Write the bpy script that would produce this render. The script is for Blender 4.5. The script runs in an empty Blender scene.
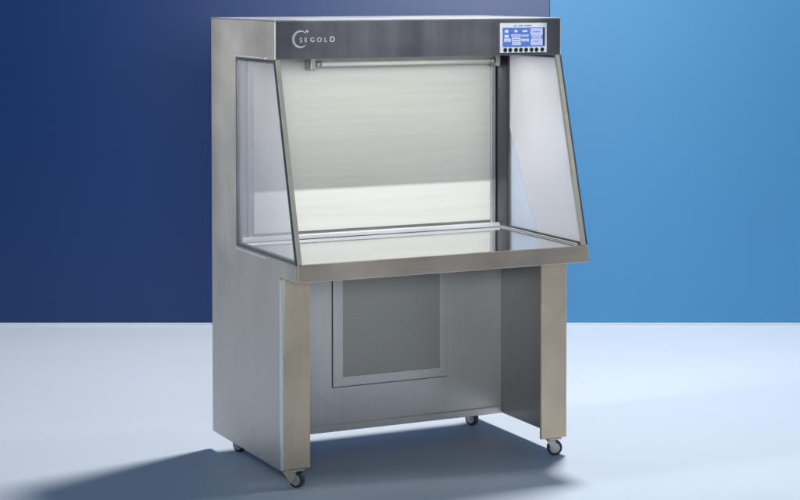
import bpy, bmesh, math
from mathutils import Vector, Matrix
PI = math.pi
S = bpy.context.scene
W0 = 1.2262

# ------------------------------------------------------------ camera
yaw, pitch = 0.4643, -0.0364
cam_d = bpy.data.cameras.new('camera'); cam = bpy.data.objects.new('camera', cam_d)
S.collection.objects.link(cam); S.camera = cam
cam.location = (-2.6836, -6.7342, 1.8862)
cam.rotation_euler = (PI/2 + pitch, 0.0, -yaw)
cam_d.sensor_width = 36; cam_d.lens = 1943.0154/800*36
cam_d.shift_x = -40.5621/800; cam_d.shift_y = -195.4272/800
cam_d.clip_end = 200

# ------------------------------------------------------------ world
w = bpy.data.worlds.new('World'); S.world = w; w.use_nodes = True
nt = w.node_tree; bg = nt.nodes['Background']
tc = nt.nodes.new('ShaderNodeTexCoord'); sp = nt.nodes.new('ShaderNodeSeparateXYZ')
cr = nt.nodes.new('ShaderNodeValToRGB'); mr = nt.nodes.new('ShaderNodeMapRange')
nt.links.new(tc.outputs['Generated'], sp.inputs[0]); nt.links.new(sp.outputs['Z'], mr.inputs['Value'])
mr.inputs['From Min'].default_value = -1; mr.inputs['From Max'].default_value = 1
nt.links.new(mr.outputs[0], cr.inputs[0]); nt.links.new(cr.outputs[0], bg.inputs[0])
e = cr.color_ramp.elements
e[0].position = 0.47; e[0].color = (.30, .28, .25, 1)
e[1].position = 1.0; e[1].color = (.5, .74, 1.0, 1)
for ps, c in ((.5, (.06, .10, .17, 1)), (.6, (.14, .22, .34, 1)), (.78, (.42, .62, .88, 1))):
    n = e.new(ps); n.color = c
bg.inputs[1].default_value = 0.25

# ------------------------------------------------------------ lamps
def lamp(name, kind, loc, target, power, color=(1, 1, 1), **kw):
    d = bpy.data.lights.new(name, kind); o = bpy.data.objects.new(name, d)
    S.collection.objects.link(o); o.location = loc
    o.rotation_euler = (Vector(target) - Vector(loc)).to_track_quat('-Z', 'Y').to_euler()
    d.energy = power; d.color = color
    for k, v in kw.items(): setattr(d, k, v)
    return o
lamp('key_lamp', 'AREA', (2.5, 1.5, 6.3), (0.5, 0.3, 0), 530, (1, .955, .895), shape='DISK', size=.9)
lamp('chamber_spot', 'SPOT', (0.56, -2.9, 4.75), (0.63, .35, 1.21), 1000, (1, .985, .97), shadow_soft_size=.03,
     spot_size=math.radians(15), spot_blend=.12)
lamp('side_fill', 'AREA', (-3.2, .6, 3.3), (0, .30, 1.42), 5.0, (1, .99, .98), shape='RECTANGLE', size=.6, size_y=.6, spread=math.radians(32))  # added fill lamp, brightens the upper left side panel
lamp('front_fill', 'AREA', (-2.05, -7.05, 2.35), (0.6, 0, 2.15), 19.5, (.91, .96, 1), shape='RECTANGLE', size=2.4, size_y=.9, spread=math.radians(40))  # added broad fill for the upright faces and a soft glow on the walls
lamp('right_fill', 'AREA', (3.1, -.1, 1.9), (W0, .08, 1.25), 4.7, (1, .99, .98), shape='RECTANGLE', size=.7, size_y=.7, spread=math.radians(36))  # added fill behind the right pane to make it paler
lamp('chamber_fill', 'AREA', (W0/2, .22, 1.592), (W0/2, .26, 0.9), 1.8, (1, .95, .78), shape='RECTANGLE', size=1.05, size_y=.12)  # unseen fill added behind the header; the fixture's tube itself is unlit

S.view_settings.view_transform = 'Standard'; S.view_settings.look = 'None'
S.view_settings.exposure = 0; S.view_settings.gamma = 1
S.render.engine = 'CYCLES'
S.cycles.caustics_reflective = False; S.cycles.caustics_refractive = False

# ------------------------------------------------------------ materials
MATS = {}
def newmat(name):
    m = bpy.data.materials.new(name); m.use_nodes = True; MATS[name] = m
    return m, m.node_tree, m.node_tree.nodes['Principled BSDF']
def setp(p, **k):
    for a, v in k.items():
        s = p.inputs[a.replace('_', ' ')]
        s.default_value = (*v, 1) if isinstance(v, tuple) and len(v) == 3 else v
def steel(name, col, rough=.3, metal=1.0, scale=(4, 4, 300), var=.12, bump=.02, blotch=.12):
    """brushed steel: fine streaks (stretched noise) over soft, large blotches"""
    m, t, p = newmat(name)
    tc = t.nodes.new('ShaderNodeTexCoord'); mp = t.nodes.new('ShaderNodeMapping')
    mp.inputs['Scale'].default_value = scale
    n = t.nodes.new('ShaderNodeTexNoise'); n.inputs['Scale'].default_value = 1; n.inputs['Detail'].default_value = 4
    t.links.new(tc.outputs['Object'], mp.inputs[0]); t.links.new(mp.outputs[0], n.inputs['Vector'])
    n2 = t.nodes.new('ShaderNodeTexNoise'); n2.inputs['Scale'].default_value = 3.1; n2.inputs['Detail'].default_value = 3
    t.links.new(tc.outputs['Object'], n2.inputs['Vector'])
    def ramp(src, lo, hi):
        r = t.nodes.new('ShaderNodeMapRange'); r.inputs['From Min'].default_value = .3; r.inputs['From Max'].default_value = .7
        r.inputs['To Min'].default_value = lo; r.inputs['To Max'].default_value = hi
        t.links.new(src, r.inputs['Value']); return r.outputs[0]
    a = ramp(n.outputs['Fac'], 1-var, 1+var); b = ramp(n2.outputs['Fac'], 1-blotch, 1+blotch)
    mu = t.nodes.new('ShaderNodeMath'); mu.operation = 'MULTIPLY'; t.links.new(a, mu.inputs[0]); t.links.new(b, mu.inputs[1])
    vm = t.nodes.new('ShaderNodeVectorMath'); vm.operation = 'SCALE'; vm.inputs[0].default_value = col
    t.links.new(mu.outputs[0], vm.inputs['Scale']); t.links.new(vm.outputs[0], p.inputs['Base Color'])
    rr = t.nodes.new('ShaderNodeMath'); rr.operation = 'MULTIPLY'; rr.inputs[1].default_value = rough
    t.links.new(ramp(n2.outputs['Fac'], .85, 1.2), rr.inputs[0]); t.links.new(rr.outputs[0], p.inputs['Roughness'])
    bp = t.nodes.new('ShaderNodeBump'); bp.inputs['Strength'].default_value = bump; bp.inputs['Distance'].default_value = .002
    t.links.new(n.outputs['Fac'], bp.inputs['Height']); t.links.new(bp.outputs[0], p.inputs['Normal'])
    setp(p, Metallic=metal)
    return m
V = (260, 260, 3)     # vertical brushing
Hx = (3, 260, 260)    # brushing along x
side_m = steel('side_steel', (.60, .57, .53), .42, .64, V, .045, .02, .09)
head_m = steel('header_steel', (.20, .20, .215), .36, .85, (13, 13, .6), .19, .01, .10)
leg_m = steel('leg_steel', (.67, .545, .405), .36, .72, V, .05, .02, .20)
tray_m = steel('tray_steel', (.61, .50, .405), .36, .73, Hx, .05, .02, .2)
top_m = steel('top_steel', (.48, .50, .52), .35, .8, Hx, .03, .01, .04)
work_m = steel('worktop_steel', (.70, .73, .74), .07, .95, Hx, .02, .008, .03)
in_m = steel('inner_steel', (.40, .40, .40), .38, .8, V, .05, .02, .08)
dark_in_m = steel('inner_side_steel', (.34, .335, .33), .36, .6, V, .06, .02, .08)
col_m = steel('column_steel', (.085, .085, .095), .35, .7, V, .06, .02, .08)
back_m = steel('lower_back_steel', (.77, .75, .71), .40, .6, V, .03, .02, .05)
lip_m = steel('bright_steel', (.74, .76, .78), .3, .55, Hx, .01, .0, .02)
frame_m = steel('frame_steel', (.30, .31, .33), .35, .9, V, .03, .01, .03)

def plain(name, col, rough=.5, metal=0, var=.05, scale=12, **k):
    m, t, p = newmat(name)
    tc = t.nodes.new('ShaderNodeTexCoord'); n = t.nodes.new('ShaderNodeTexNoise'); n.inputs['Scale'].default_value = scale
    n.inputs['Detail'].default_value = 5
    t.links.new(tc.outputs['Object'], n.inputs['Vector'])
    r = t.nodes.new('ShaderNodeMapRange'); r.inputs['From Min'].default_value = .3; r.inputs['From Max'].default_value = .7
    r.inputs['To Min'].default_value = 1-var; r.inputs['To Max'].default_value = 1+var
    t.links.new(n.outputs['Fac'], r.inputs['Value'])
    vm = t.nodes.new('ShaderNodeVectorMath'); vm.operation = 'SCALE'; vm.inputs[0].default_value = col
    t.links.new(r.outputs[0], vm.inputs['Scale']); t.links.new(vm.outputs[0], p.inputs['Base Color'])
    setp(p, Roughness=rough, Metallic=metal, **k)
    return m
floor_m = plain('floor_paint', (.575, .65, .755), .42, 0, .012, 1.5)
navy_m = plain('navy_paint', (.003, .038, .165), .34, 0, .03, 1.2)
blue_m = plain('sky_blue_paint', (.075, .31, .60), .42, 0, .02, 1.2)
skirt_m = plain('white_skirting', (.8, .84, .88), .5, 0, .02)
rail_m = plain('edge_rail', (.50, .48, .40), .45, .3, .06, 20)
rubber_m = plain('black_rubber', (.04, .043, .05), .5, 0, .1, 60)
gasket_m = plain('gasket', (.045, .05, .06), .5, 0, .1, 40)
hub_m = plain('wheel_hub', (.55, .56, .55), .4, .2, .06, 60)
housing_m = plain('lamp_housing', (.50, .51, .49), .5, .1, .05, 20)
tube_m = plain('lamp_tube', (.85, .86, .83), .25, 0, .02, 20)
bezel_m = plain('panel_bezel', (.42, .45, .48), .4, 0, .03, 50)
button_m = plain('black_button', (.008, .008, .01), .35, 0, .1, 80)
ink_m = plain('dark_print', (.06, .06, .09), .5, 0, .1, 80)
logo_m = plain('logo_silver', (.40, .42, .45), .35, .2, .03, 80)

# filter diffuser: off-white sheet, warm streaky cloth look
m, t, p = newmat('filter_white'); filter_m = m
tc = t.nodes.new('ShaderNodeTexCoord'); mp = t.nodes.new('ShaderNodeMapping'); mp.inputs['Scale'].default_value = (2.2, 1, 55)
n = t.nodes.new('ShaderNodeTexNoise'); n.inputs['Scale'].default_value = 1; n.inputs['Detail'].default_value = 5
t.links.new(tc.outputs['Object'], mp.inputs[0]); t.links.new(mp.outputs[0], n.inputs['Vector'])
r = t.nodes.new('ShaderNodeValToRGB'); t.links.new(n.outputs['Fac'], r.inputs[0]); t.links.new(r.outputs[0], p.inputs['Base Color'])
r.color_ramp.elements[0].position = .3; r.color_ramp.elements[0].color = (.65, .65, .61, 1)
r.color_ramp.elements[1].position = .7; r.color_ramp.elements[1].color = (.70, .70, .66, 1)
setp(p, Roughness=.45)

def glassy(name, tint, haze, hcol, gl=.02, trans=.5):
    m, t, p = newmat(name); t.nodes.remove(p); out = t.nodes['Material Output']
    tr = t.nodes.new('ShaderNodeBsdfTransparent'); tr.inputs[0].default_value = (*tint, 1)
    df = t.nodes.new('ShaderNodeBsdfDiffuse'); df.inputs[0].default_value = (*hcol, 1)
    tl = t.nodes.new('ShaderNodeBsdfTranslucent'); tl.inputs[0].default_value = (*hcol, 1)
    dm = t.nodes.new('ShaderNodeMixShader'); dm.inputs[0].default_value = trans
    t.links.new(df.outputs[0], dm.inputs[1]); t.links.new(tl.outputs[0], dm.inputs[2])
    m1 = t.nodes.new('ShaderNodeMixShader'); m1.inputs[0].default_value = haze
    t.links.new(tr.outputs[0], m1.inputs[1]); t.links.new(dm.outputs[0], m1.inputs[2])
    g = t.nodes.new('ShaderNodeBsdfGlossy'); g.inputs['Roughness'].default_value = gl
    lw = t.nodes.new('ShaderNodeLayerWeight'); lw.inputs[0].default_value = .5
    pw = t.nodes.new('ShaderNodeMath'); pw.operation = 'POWER'; pw.inputs[1].default_value = 5; t.links.new(lw.outputs['Facing'], pw.inputs[0])
    f = t.nodes.new('ShaderNodeMath'); f.operation = 'MULTIPLY_ADD'; f.inputs[1].default_value = .55; f.inputs[2].default_value = .03
    t.links.new(pw.outputs[0], f.inputs[0])
    m2 = t.nodes.new('ShaderNodeMixShader'); t.links.new(f.outputs[0], m2.inputs[0])
    t.links.new(m1.outputs[0], m2.inputs[1]); t.links.new(g.outputs[0], m2.inputs[2])
    t.links.new(m2.outputs[0], out.inputs['Surface'])
    return m
glass_m = glassy('window_glass', (.92, .93, .97), .27, (.83, .835, .86))
haze_glass_m = glassy('pale_glass', (.96, .98, 1), .45, (.70, .76, .84))
light_edge_m = glassy('light_edge_sheet', (.9, .9, .9), .90, (.90, .88, .88), .12, .60)  # pale tone imitates the brighter area of the right pane

# perforated sheet
m, t, p = newmat('perforated_steel'); perf_m = m
tc = t.nodes.new('ShaderNodeTexCoord'); sx = t.nodes.new('ShaderNodeSeparateXYZ'); t.links.new(tc.outputs['Object'], sx.inputs[0])
def mth(op, a, b=None):
    q = t.nodes.new('ShaderNodeMath'); q.operation = op
    for i, v in enumerate((a, b)):
        if v is None: continue
        if isinstance(v, (int, float)): q.inputs[i].default_value = v
        else: t.links.new(v, q.inputs[i])
    return q.outputs[0]
k = 2*PI/.0125
u = mth('SINE', mth('MULTIPLY', mth('ADD', sx.outputs['X'], sx.outputs['Z']), k))
v = mth('SINE', mth('MULTIPLY', mth('SUBTRACT', sx.outputs['X'], sx.outputs['Z']), k))
h = mth('GREATER_THAN', mth('MULTIPLY', mth('ADD', u, 1), mth('ADD', v, 1)), 1.5)
mx = t.nodes.new('ShaderNodeMix'); mx.data_type = 'RGBA'; t.links.new(h, mx.inputs[0])
mx.inputs[6].default_value = (.48, .475, .44, 1); mx.inputs[7].default_value = (.33, .325, .30, 1)
t.links.new(mx.outputs[2], p.inputs['Base Color']); setp(p, Roughness=.45, Metallic=.5)

def emis(name, col, s):
    m, t, p = newmat(name); setp(p, Base_Color=(.02, .02, .03), Roughness=.3)
    p.inputs['Emission Color'].default_value = (*col, 1); p.inputs['Emission Strength'].default_value = s
    return m
scr_m = emis('screen_blue', (.075, .19, .66), .9)
scr_w = emis('screen_white', (.72, .80, 1.0), .9)
scr_p = emis('screen_lavender', (.52, .60, .95), .9)
scr_d = emis('screen_dark', (.01, .012, .06), .8)
scr_t = emis('screen_ink', (.16, .14, .42), .8)

# ------------------------------------------------------------ mesh helpers
def bx(bm, x0, x1, y0, y1, z0, z1, bev=0):
    r = bmesh.ops.create_cube(bm, size=1, matrix=Matrix.Translation(((x0+x1)/2, (y0+y1)/2, (z0+z1)/2)) @ Matrix.Diagonal((abs(x1-x0), abs(y1-y0), abs(z1-z0), 1)))
    if bev:
        ed = list({e for v in r['verts'] for e in v.link_edges})
        bmesh.ops.bevel(bm, geom=ed, offset=bev, segments=2, affect='EDGES', profile=.6)
def prism_x(bm, pts, x0, x1, bev=0):
    """polygon in (y, z) extruded along x"""
    a = [bm.verts.new((x0, y, z)) for y, z in pts]; b = [bm.verts.new((x1, y, z)) for y, z in pts]
    n = len(pts); fs = [bm.faces.new(a), bm.faces.new(b[::-1])]
    for i in range(n): fs.append(bm.faces.new((a[i], b[i], b[(i+1) % n], a[(i+1) % n])))
    bmesh.ops.recalc_face_normals(bm, faces=fs)
    if bev: bmesh.ops.bevel(bm, geom=list({e for f in fs for e in f.edges}), offset=bev, segments=2, affect='EDGES')
def prism_y(bm, pts, y0, y1):
    a = [bm.verts.new((x, y0, z)) for x, z in pts]; b = [bm.verts.new((x, y1, z)) for x, z in pts]
    n = len(pts); fs = [bm.faces.new(a), bm.faces.new(b[::-1])]
    for i in range(n): fs.append(bm.faces.new((a[i], b[i], b[(i+1) % n], a[(i+1) % n])))
    bmesh.ops.recalc_face_normals(bm, faces=fs)
def cyl(bm, c, axis, r, h, seg=40, r2=None, bev=0):
    q = Vector(axis).to_track_quat('Z', 'Y').to_matrix().to_4x4()
    k = bmesh.ops.create_cone(bm, cap_ends=True, segments=seg, radius1=r, radius2=r if r2 is None else r2, depth=h, matrix=Matrix.Translation(c) @ q)
    if bev:
        ed = [e for e in {e for v in k['verts'] for e in v.link_edges} if any(len(f.verts) > 4 for f in e.link_faces)]
        bmesh.ops.bevel(bm, geom=ed, offset=bev, segments=3, affect='EDGES', profile=.6)
def obj(name, bm, mat, parent=None, smooth=False):
    me = bpy.data.meshes.new(name); bm.to_mesh(me); bm.free(); me.materials.append(mat)
    if smooth:
        for f in me.polygons: f.use_smooth = len(f.vertices) <= 4
    o = bpy.data.objects.new(name, me); S.collection.objects.link(o)
    if parent: o.parent = parent
    return o
def box(name, mat, parent, *a, bev=.0015):
    bm = bmesh.new(); bx(bm, *a, bev); return obj(name, bm, mat, parent)

# ------------------------------------------------------------ the setting
bm = bmesh.new(); bx(bm, -14, 14, -14, 14, -.1, 0); o = obj('floor', bm, floor_m); o['kind'] = 'structure'
Rh = Vector((math.cos(yaw), -math.sin(yaw), 0)); Fh = Vector((math.sin(yaw), math.cos(yaw), 0))
seam = Vector((2.640, 2.555, 0))
def wall(name, mat, a, b, label, cat):
    bm = bmesh.new(); bx(bm, a, b, 0, .12, 0, 3.2)
    o = obj(name, bm, mat); o.location = seam; o.rotation_euler = (0, 0, -yaw); o['kind'] = 'structure'
    return o
wall('backdrop_wall_navy', navy_m, -3.9, -.0015, '', '')
wall('backdrop_wall_blue', blue_m, .0015, 3.4, '', '')
for nm, a, b in (('skirting_navy', -3.9, -.0015), ('skirting_blue', .0015, 3.4)):
    bm = bmesh.new(); bx(bm, a, b, -.012, -.001, 0, .012, .002)
    o = obj(nm, bm, skirt_m); o.location = seam; o.rotation_euler = (0, 0, -yaw); o['kind'] = 'structure'

# ------------------------------------------------------------ the clean bench
W, D, H = 1.2262, .6919, 1.75
Z1, ZT, TT, FR, ZB = 1.604, .8625, .0658, .220, .0708
YS, YL, LW, YB, YI = -.039, -.054, .116, .4606, .515
root = bpy.data.objects.new('clean_bench', None); S.collection.objects.link(root)
root['label'] = 'brushed stainless steel laboratory clean air bench with glass side windows on four casters'
root['category'] = 'lab bench'

def slant(z):  # y of the slanted front edge of the cabinet at height z
    return 0 + (Z1-z)/(Z1-ZT) * (-FR+.010)
WY, WZ0, WZ1 = .406, .868, 1.598   # window opening: rear edge, bottom, top
TH = .018
for s in (0, 1):
    x0, x1 = (0, TH) if s == 0 else (W-TH, W)
    bm = bmesh.new()
    prism_x(bm, [(D, ZB), (D, H-.002), (WY, H-.002), (WY, ZB)], x0, x1)            # rear part of the side
    prism_x(bm, [(WY, WZ1), (WY, H-.002), (.002, H-.002), (.002, WZ1)], x0, x1)    # above the window
    prism_x(bm, [(WY, ZB), (WY, WZ0-.008), (-.19, WZ0-.008), (-.19, ZT-TT+.004), (YS, ZT-TT+.004), (YS, ZB)], x0, x1)
    bmesh.ops.remove_doubles(bm, verts=bm.verts, dist=1e-5)
    sp_ = obj('side_panel', bm, side_m, root)
    if s == 1: sp_['label'] = 'right steel side panel, dark on its inner face'
    # bright folded lip of the panel's lower front edge
    xe = (-.0012, .010) if s == 0 else (W-.010, W+.0012)
    box('edge_strip', lip_m, sp_, xe[0], xe[1], YS-.0125, YS-.0005, ZB+.002, ZT-TT-.012, bev=.001)
    xl = (-.005, -.0003) if s == 0 else (W+.0003, W+.005)
    box('window_lip', lip_m, sp_, xl[0], xl[1], .09, WY+.004, WZ0-.022, WZ0-.0125, bev=.001)
    box('window_lip', lip_m, sp_, xl[0], xl[1], .09, WY+.004, WZ1+.004, WZ1+.011, bev=.001)
    # inner liner, darker steel, between window and back wall + below the worktop
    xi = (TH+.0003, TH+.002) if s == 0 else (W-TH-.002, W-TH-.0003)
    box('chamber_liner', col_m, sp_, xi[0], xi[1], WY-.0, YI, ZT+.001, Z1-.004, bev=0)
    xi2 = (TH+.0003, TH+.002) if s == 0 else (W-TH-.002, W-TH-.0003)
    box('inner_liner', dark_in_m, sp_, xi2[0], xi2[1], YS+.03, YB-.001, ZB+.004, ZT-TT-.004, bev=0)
    # window frame (dark gasket) and pane
    win = None
    xa, xb = (-.002, .020) if s == 0 else (W-.020, W+.002)
    fw = .007
    bm = bmesh.new()
    yf0, yf1 = slant(WZ0)+.008, slant(WZ1)+.006
    outer = [(WY+.003, WZ0-.007), (WY+.003, WZ1+.003), (yf1, WZ1+.003), (yf0, WZ0-.007)]
    inner = [(WY-fw, WZ0+fw*.7), (WY-fw, WZ1-fw), (yf1+.008, WZ1-fw), (yf0+.010, WZ0+fw*.7)]
    ring = []
    for x in (xa, xb):
        ring.append(([bm.verts.new((x, y, z)) for y, z in outer], [bm.verts.new((x, y, z)) for y, z in inner]))
    for i in range(4):
        j = (i+1) % 4
        for (A, B) in ring: bm.faces.new((A[i], A[j], B[j], B[i]))
        bm.faces.new((ring[0][0][i], ring[0][0][j], ring[1][0][j], ring[1][0][i]))
        bm.faces.new((ring[0][1][i], ring[0][1][j], ring[1][1][j], ring[1][1][i]))
    bmesh.ops.recalc_face_normals(bm, faces=bm.faces)
    win = obj('side_window', bm, gasket_m if s else frame_m, root)
    if s == 1: win['label'] = 'right side window with an added pale sheet imitating the diagonal light edge on the pane'
    xm = .008 if s == 0 else W-.008
    bm = bmesh.new(); prism_x(bm, [(y, z) for y, z in inner], xm-.003, xm+.003)
    obj('glass_pane', bm, glass_m if s == 0 else haze_glass_m, win)
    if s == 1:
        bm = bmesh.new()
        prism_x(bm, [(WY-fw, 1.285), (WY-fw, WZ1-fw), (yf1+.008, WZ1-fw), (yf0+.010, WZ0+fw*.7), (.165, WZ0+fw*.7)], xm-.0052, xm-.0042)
        obj('light_edge_sheet', bm, light_edge_m, win)  # added sheet, its slanted cut shapes the light and dark parts of the pane
    # pale edge rail on the slanted front of the window
    bm = bmesh.new()
    xr0, xr1 = (.000, .017) if s == 0 else (W-.026, W-.009)
    prism_x(bm, [(slant(Z1)+.005, Z1-.002), (slant(ZT)+.006, ZT+.001), (slant(ZT)-.008, ZT+.001), (slant(Z1)-.007, Z1-.002)], xr0, xr1, .001)
    rl = obj('edge_rail', bm, rail_m, win)
    bm = bmesh.new()
    xg0, xg1 = (-.004, -.0006) if s == 0 else (W-.0084, W+.0015)
    prism_x(bm, [(slant(Z1)+.007, Z1-.002), (slant(ZT)+.008, ZT+.001), (slant(ZT)-.002, ZT+.001), (slant(Z1)-.002, Z1-.002)], xg0, xg1)
    obj('seal', bm, gasket_m, rl)
    # front leg: U shaped column
    lx0, lx1 = (.010, LW) if s == 0 else (W-LW, W-.001)
    bm = bmesh.new(); bx(bm, lx0, lx1, YL, YL+.014, ZB+.002, ZT-TT-.001, .003)
    lg = obj('leg', bm, leg_m, root)

# header box
bm = bmesh.new(); bx(bm, .0005, W-.0005, 0, .10, Z1, H-.004, .0025)
head = obj('header', bm, head_m, root)
# header's left/right wraps in side steel sit in the side panels' plane
for s in (0, 1):
    a, b = (-.0012, .003) if s == 0 else (W-.003, W+.0012)
    box('end_cap', side_m, head, a, b, .0015, .098, Z1+.001, H-.005, bev=.001)
# top
bm = bmesh.new(); bx(bm, -.002, W+.002, -.002, D+.002, H-.004, H+.001, .0015); obj('top_panel', bm, top_m, root)
bm = bmesh.new(); bx(bm, TH+.001, W-TH-.001, .101, YI+.04, Z1-.004, Z1+.012); obj('chamber_ceiling', bm, in_m, root)
# rear closing panel
bm = bmesh.new(); bx(bm, TH+.0005, W-TH-.0005, D-.014, D-.001, ZB+.40, H-.005); obj('rear_panel', bm, in_m, root)

# worktop tray
bm = bmesh.new(); bx(bm, -.0015, W+.0015, -FR, -FR+.018, ZT-TT, ZT, .003)
bx(bm, .02, W-.02, -FR+.019, YB, ZT-TT, ZT-.014)
tray = obj('worktop_apron', bm, tray_m, root)
for a, b in ((-.0015, .0165), (W-.0165, W+.0015)): box('apron_side', side_m, tray, a, b, -FR+.0185, -.045, ZT-TT, ZT-.008, bev=.002)
bm = bmesh.new(); bx(bm, TH+.001, W-TH-.001, -FR+.0185, YI, ZT-.012, ZT-.0005, .001)
for a, b in ((.001, TH+.0005), (W-TH-.0005, W-.001)): bx(bm, a, b, -FR+.0185, -.192, ZT-.007, ZT-.0005)
wt = obj('worktop', bm, work_m, root)
bm = bmesh.new()
prism_x(bm, [(YI-.004, ZT), (YI-.052, ZT), (YI-.048, ZT+.012), (YI-.036, ZT+.017), (YI-.022, ZT+.012), (YI-.016, ZT+.006), (YI-.004, ZT+.006)], TH+.004, W-TH-.004)
obj('drain_rail', bm, lip_m, wt)
box('rail_shade_strip', frame_m, wt, TH+.006, W-TH-.006, YI-.062, YI-.053, ZT, ZT+.0015, bev=0)  # dark strip standing in for the shadow along the rail's front foot
for a, b in ((TH+.003, TH+.007), (W-TH-.007, W-TH-.003)): box('side_rail', lip_m, wt, a, b, -.18, WY+.05, ZT+.0005, ZT+.005, bev=.001)

# back wall of the chamber, filter face with its frame
bm = bmesh.new(); bx(bm, TH+.001, W-TH-.001, YI+.002, YI+.02, ZT-.01, Z1+.01); bw = obj('chamber_back', bm, in_m, root)
bm = bmesh.new(); bx(bm, .112, 1.178, YI-.006, YI+.001, ZT+.012, Z1-.006); obj('filter_face', bm, filter_m, bw)
for a in (.086, 1.1785): box('filter_frame', top_m, bw, a, a+.025, YI-.012, YI+.001, ZT+.008, Z1-.006, bev=.004)

box('filter_dark_strip', frame_m, bw, .1125, 1.1775, YI-.009, YI-.0062, ZT+.012, ZT+.025, bev=0)  # dark strip along the bottom of the filter face
# light fixture under the chamber ceiling
bm = bmesh.new(); bx(bm, .325, 1.17, .425, .475, 1.553, 1.600, .004); fx = obj('light_fixture', bm, housing_m, root)
for a in (.318, 1.153):
    box('end_bracket', in_m, fx, a, a+.022, .412, .478, 1.543, 1.5995, bev=.002)
bm = bmesh.new(); cyl(bm, (.745, .418, 1.566), (1, 0, 0), .009, .79, 20); obj('lamp_tube', bm, tube_m, fx, True)
for x in (.352, 1.142):
    bm = bmesh.new(); cyl(bm, (x, .418, 1.566), (1, 0, 0), .0115, .022, 20); obj('tube_cap', bm, in_m, fx, True)

# lower back panel, hatch and perforated grille
bm = bmesh.new(); bx(bm, TH+.002, W-TH-.002, YB, YB+.014, ZB, ZT-TT-.001); lb = obj('lower_back_panel', bm, back_m, root)
box('bottom_lip', back_m, lb, TH+.004, W-TH-.004, YB-.012, YB-.0005, ZB, ZB+.028, bev=.002)
bm = bmesh.new()
hx0, hx1, hz0, hz1 = .430, .945, .252, .775; gx0, gx1, gz0, gz1 = .473, .913, .290, .735
bx(bm, hx0, gx0, YB-.007, YB-.001, hz0, hz1, .001); bx(bm, gx1, hx1, YB-.007, YB-.001, hz0, hz1, .001)
bx(bm, gx0+.0004, gx1-.0004, YB-.007, YB-.001, hz0, gz0, .001); bx(bm, gx0+.0004, gx1-.0004, YB-.007, YB-.001, gz1, hz1, .001)
hatch = obj('hatch', bm, back_m, lb)
bm = bmesh.new(); bx(bm, gx0+.0006, gx1-.0006, YB-.004, YB-.002, gz0+.0004, gz1-.0004); obj('perforated_grille', bm, perf_m, lb)
for a, b, c, d in ((hx0-.003, hx0-.0004, hz0-.002, hz1), (hx1+.0004, hx1+.0022, hz0-.002, hz1), (hx0-.003, hx1+.0022, hz0-.0045, hz0-.0024)):
    box('hatch_gap', gasket_m, lb, a, b, YB-.0025, YB-.0005, c, d, bev=0)
for x in (.452, .922):
    for z in (.272, .50, .70):
        bm = bmesh.new(); cyl(bm, (x, YB-.0078, z), (0, 1, 0), .0035, .0015, 16); obj('screw', bm, lip_m, hatch)

# ---- control panel on the header
px0, px1, pz0, pz1 = .948, 1.159, 1.6135, 1.7315
def ux(v): return px0 + (v-95)/473*(px1-px0)
def uz(v): return pz0 + (378-v)/303*(pz1-pz0)
bm = bmesh.new(); bx(bm, px0, px1, -.006, .0005, pz0, pz1, .002); cp = obj('control_panel', bm, bezel_m, root)
bm = bmesh.new(); bx(bm, ux(120), ux(548), -.0072, -.0059, uz(316), uz(122), .0004); scr = obj('screen', bm, scr_m, cp)
def rr(bm, x0, x1, z0, z1, y, c):
    pts = [(x0+c, z0), (x1-c, z0), (x1, z0+c), (x1, z1-c), (x1-c, z1), (x0+c, z1), (x0, z1-c), (x0, z0+c)]
    prism_y(bm, pts, y-.0003, y)
bm = bmesh.new(); rr(bm, ux(527), ux(547), uz(306), uz(124), -.0074, .001); obj('screen_edge', bm, scr_d, cp)
bm = bmesh.new()
for a, b, c, d in ((400, 524, 204, 130), (412, 512, 232, 206), (402, 524, 304, 236)): rr(bm, ux(a), ux(b), uz(c), uz(d), -.0074, .003)
obj('screen_keys', bm, scr_p, cp)
bm = bmesh.new()
rows = [(140, 176, 172, 144), (236, 268, 168, 146), (318, 368, 168, 148), (138, 180, 222, 194), (205, 300, 212, 190), (308, 380, 212, 194),
        (134, 200, 264, 232), (212, 300, 262, 222), (308, 382, 262, 236), (214, 302, 298, 270)]
for a, b, c, d in rows: rr(bm, ux(a), ux(b), uz(c), uz(d), -.0074, .0015)
obj('screen_readout', bm, scr_w, cp)
for a, b, c, d in ((214, 294, 206, 196), (316, 372, 207, 199), (145, 192, 252, 243), (222, 292, 250, 236), (318, 372, 254, 244), (222, 292, 288, 279),
                   (420, 504, 172, 160), (428, 492, 222, 215), (430, 488, 268, 258)):
    bm = bmesh.new(); n = max(3, int((b-a)/11))
    for i in range(n):
        x = a+(b-a)*i/n
        rr(bm, ux(x), ux(x+(b-a)/n*.62), uz(c), uz(d), -.0078, .0004)
    obj('screen_text', bm, scr_t, scr)
bm = bmesh.new()
for i in range(15):
    if i in (3, 8): continue
    a = 230+i*12.4; rr(bm, ux(a), ux(a+8.5), uz(107), uz(97), -.0063, .0003)
obj('panel_caption', bm, ink_m, cp)
for x in (145, 195, 253, 303, 356, 411, 462, 520):
    bm = bmesh.new(); cyl(bm, (ux(x), -.0075, uz(347)), (0, 1, 0), .0082, .004, 28, bev=.001); obj('button', bm, button_m, cp)

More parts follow.
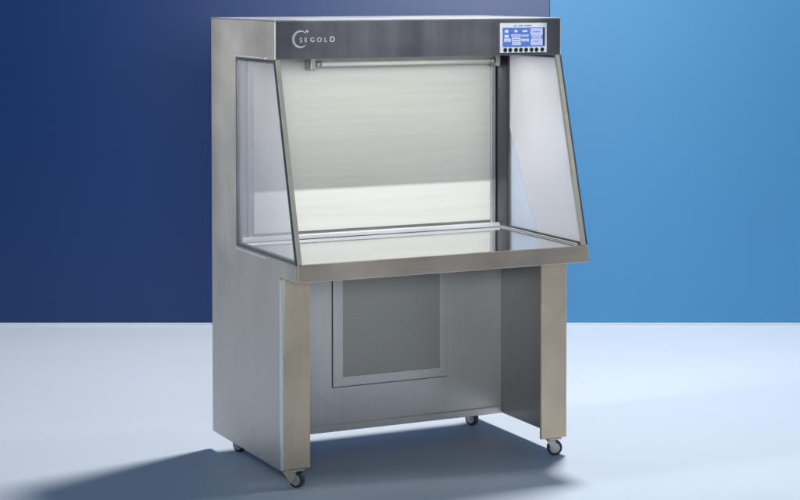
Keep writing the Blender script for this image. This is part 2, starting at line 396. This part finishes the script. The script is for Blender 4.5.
# ---- logo on the header
bm = bmesh.new()
cx_, cz_, ro, ri = .1005, 1.679, .0325, .0265
out_, in_ = [], []
a0, a1 = math.radians(38), math.radians(318)
N = 40
for i in range(N+1):
    a = a0+(a1-a0)*i/N; q = math.sin(PI*i/N)
    out_.append((cx_+ro*math.cos(a), cz_+ro*math.sin(a)))
    r_ = ro-.0006-.0085*q; in_.append((cx_+.0005*q+r_*math.cos(a), cz_+r_*math.sin(a)))
for i in range(N):
    A = [bm.verts.new((x, -.0016, z)) for x, z in (out_[i], out_[i+1], in_[i+1], in_[i])]
    B = [bm.verts.new((x, -.0001, z)) for x, z in (out_[i], out_[i+1], in_[i+1], in_[i])]
    bm.faces.new(A); bm.faces.new(B[::-1])
    for k_ in range(4): bm.faces.new((A[k_], B[k_], B[(k_+1) % 4], A[(k_+1) % 4]))
bmesh.ops.recalc_face_normals(bm, faces=bm.faces)
sx_, sz_ = .1285, 1.708
st = []
for i in range(8):
    a = PI/8+i*PI/4; r_ = .0085 if i % 2 == 0 else .003
    st.append((sx_+r_*math.cos(a), sz_+r_*math.sin(a)))
prism_y(bm, st, -.0016, -.0001)
obj('logo_emblem', bm, logo_m, head)
def text(s, x, z, size, mat, parent, name, sxx=1, off=.0002, gap=1.0):
    cu = bpy.data.curves.new('t', 'FONT'); cu.body = s; cu.size = size; cu.extrude = .0007; cu.offset = off; cu.space_character = gap
    o = bpy.data.objects.new('t', cu); S.collection.objects.link(o)
    bpy.context.view_layer.update()
    me = bpy.data.meshes.new_from_object(o.evaluated_get(bpy.context.evaluated_depsgraph_get()))
    bpy.data.objects.remove(o); me.materials.clear(); me.materials.append(mat)
    me.transform(Matrix.Translation((x, -.0009, z)) @ Matrix.Rotation(PI/2, 4, 'X') @ Matrix.Diagonal((sxx, 1, 1, 1)))
    o = bpy.data.objects.new(name, me); S.collection.objects.link(o); o.parent = parent
    return o
text('S', .0985, 1.6675, .024, logo_m, head, 'logo_lettering', 1.0)
text('E', .1180, 1.6675, .023, logo_m, head, 'logo_lettering', 1.0)
text('G', .1410, 1.6675, .025, logo_m, head, 'logo_lettering', 1.0)
text('O', .1685, 1.6675, .025, logo_m, head, 'logo_lettering', 1.0)
text('L', .1985, 1.6675, .025, logo_m, head, 'logo_lettering', 1.0)
text('D', .2210, 1.6675, .029, logo_m, head, 'logo_lettering', 1.0, .0006)

# ---- casters
def caster(x, y, ang, front=True, sgn=1):
    r = .0305
    bm = bmesh.new()
    bx(bm, x-.030, x+.030, y-.026, y+.026, ZB-.006, ZB+.001, .001)
    cyl(bm, (x, y, ZB-.010), (0, 0, 1), .016, .010, 28)
    ca = obj('caster', bm, side_m, root)
    d = Vector((math.cos(ang), math.sin(ang), 0)); f = Vector((-d.y, d.x, 0))   # d = axle
    M = Matrix(((d.x, f.x, 0, x), (d.y, f.y, 0, y), (0, 0, 1, 0), (0, 0, 0, 1)))
    bm = bmesh.new(); tr = -.010
    for s in (-1, 1):
        a = .0165*s
        pts = [(-.016+.004, ZB-.012), (.016+.004, ZB-.012), (tr+.010, r-.008), (tr-.010, r-.008)]
        prism_x(bm, pts, a-.0014, a+.0014)
    bx(bm, -.018, .018, -.013, .021, ZB-.0145, ZB-.0115)
    cyl(bm, (0, tr, r), (1, 0, 0), .004, .040, 16)
    bm.transform(M); obj('fork', bm, side_m, ca)
    bm = bmesh.new(); cyl(bm, (0, tr, r), (1, 0, 0), r, .024, 48, bev=.005); bm.transform(M); wl = obj('wheel', bm, rubber_m, ca, True)
    bm = bmesh.new(); cyl(bm, (0, tr, r), (1, 0, 0), r*.68, .0262, 40, bev=.001); bm.transform(M); obj('hub', bm, hub_m, wl, True)
    return ca
caster(.062, -.030, math.radians(35))
caster(W-.052, -.028, math.radians(68))
caster(.070, .590, math.radians(20))
caster(W-.10, .590, math.radians(20))
# gusset below the left leg
bm = bmesh.new(); prism_y(bm, [(.004, ZB+.001), (.050, ZB+.001), (.058, ZB-.020), (.036, ZB-.050)], YL+.001, YL+.004)
obj('caster_gusset', bm, leg_m, root)
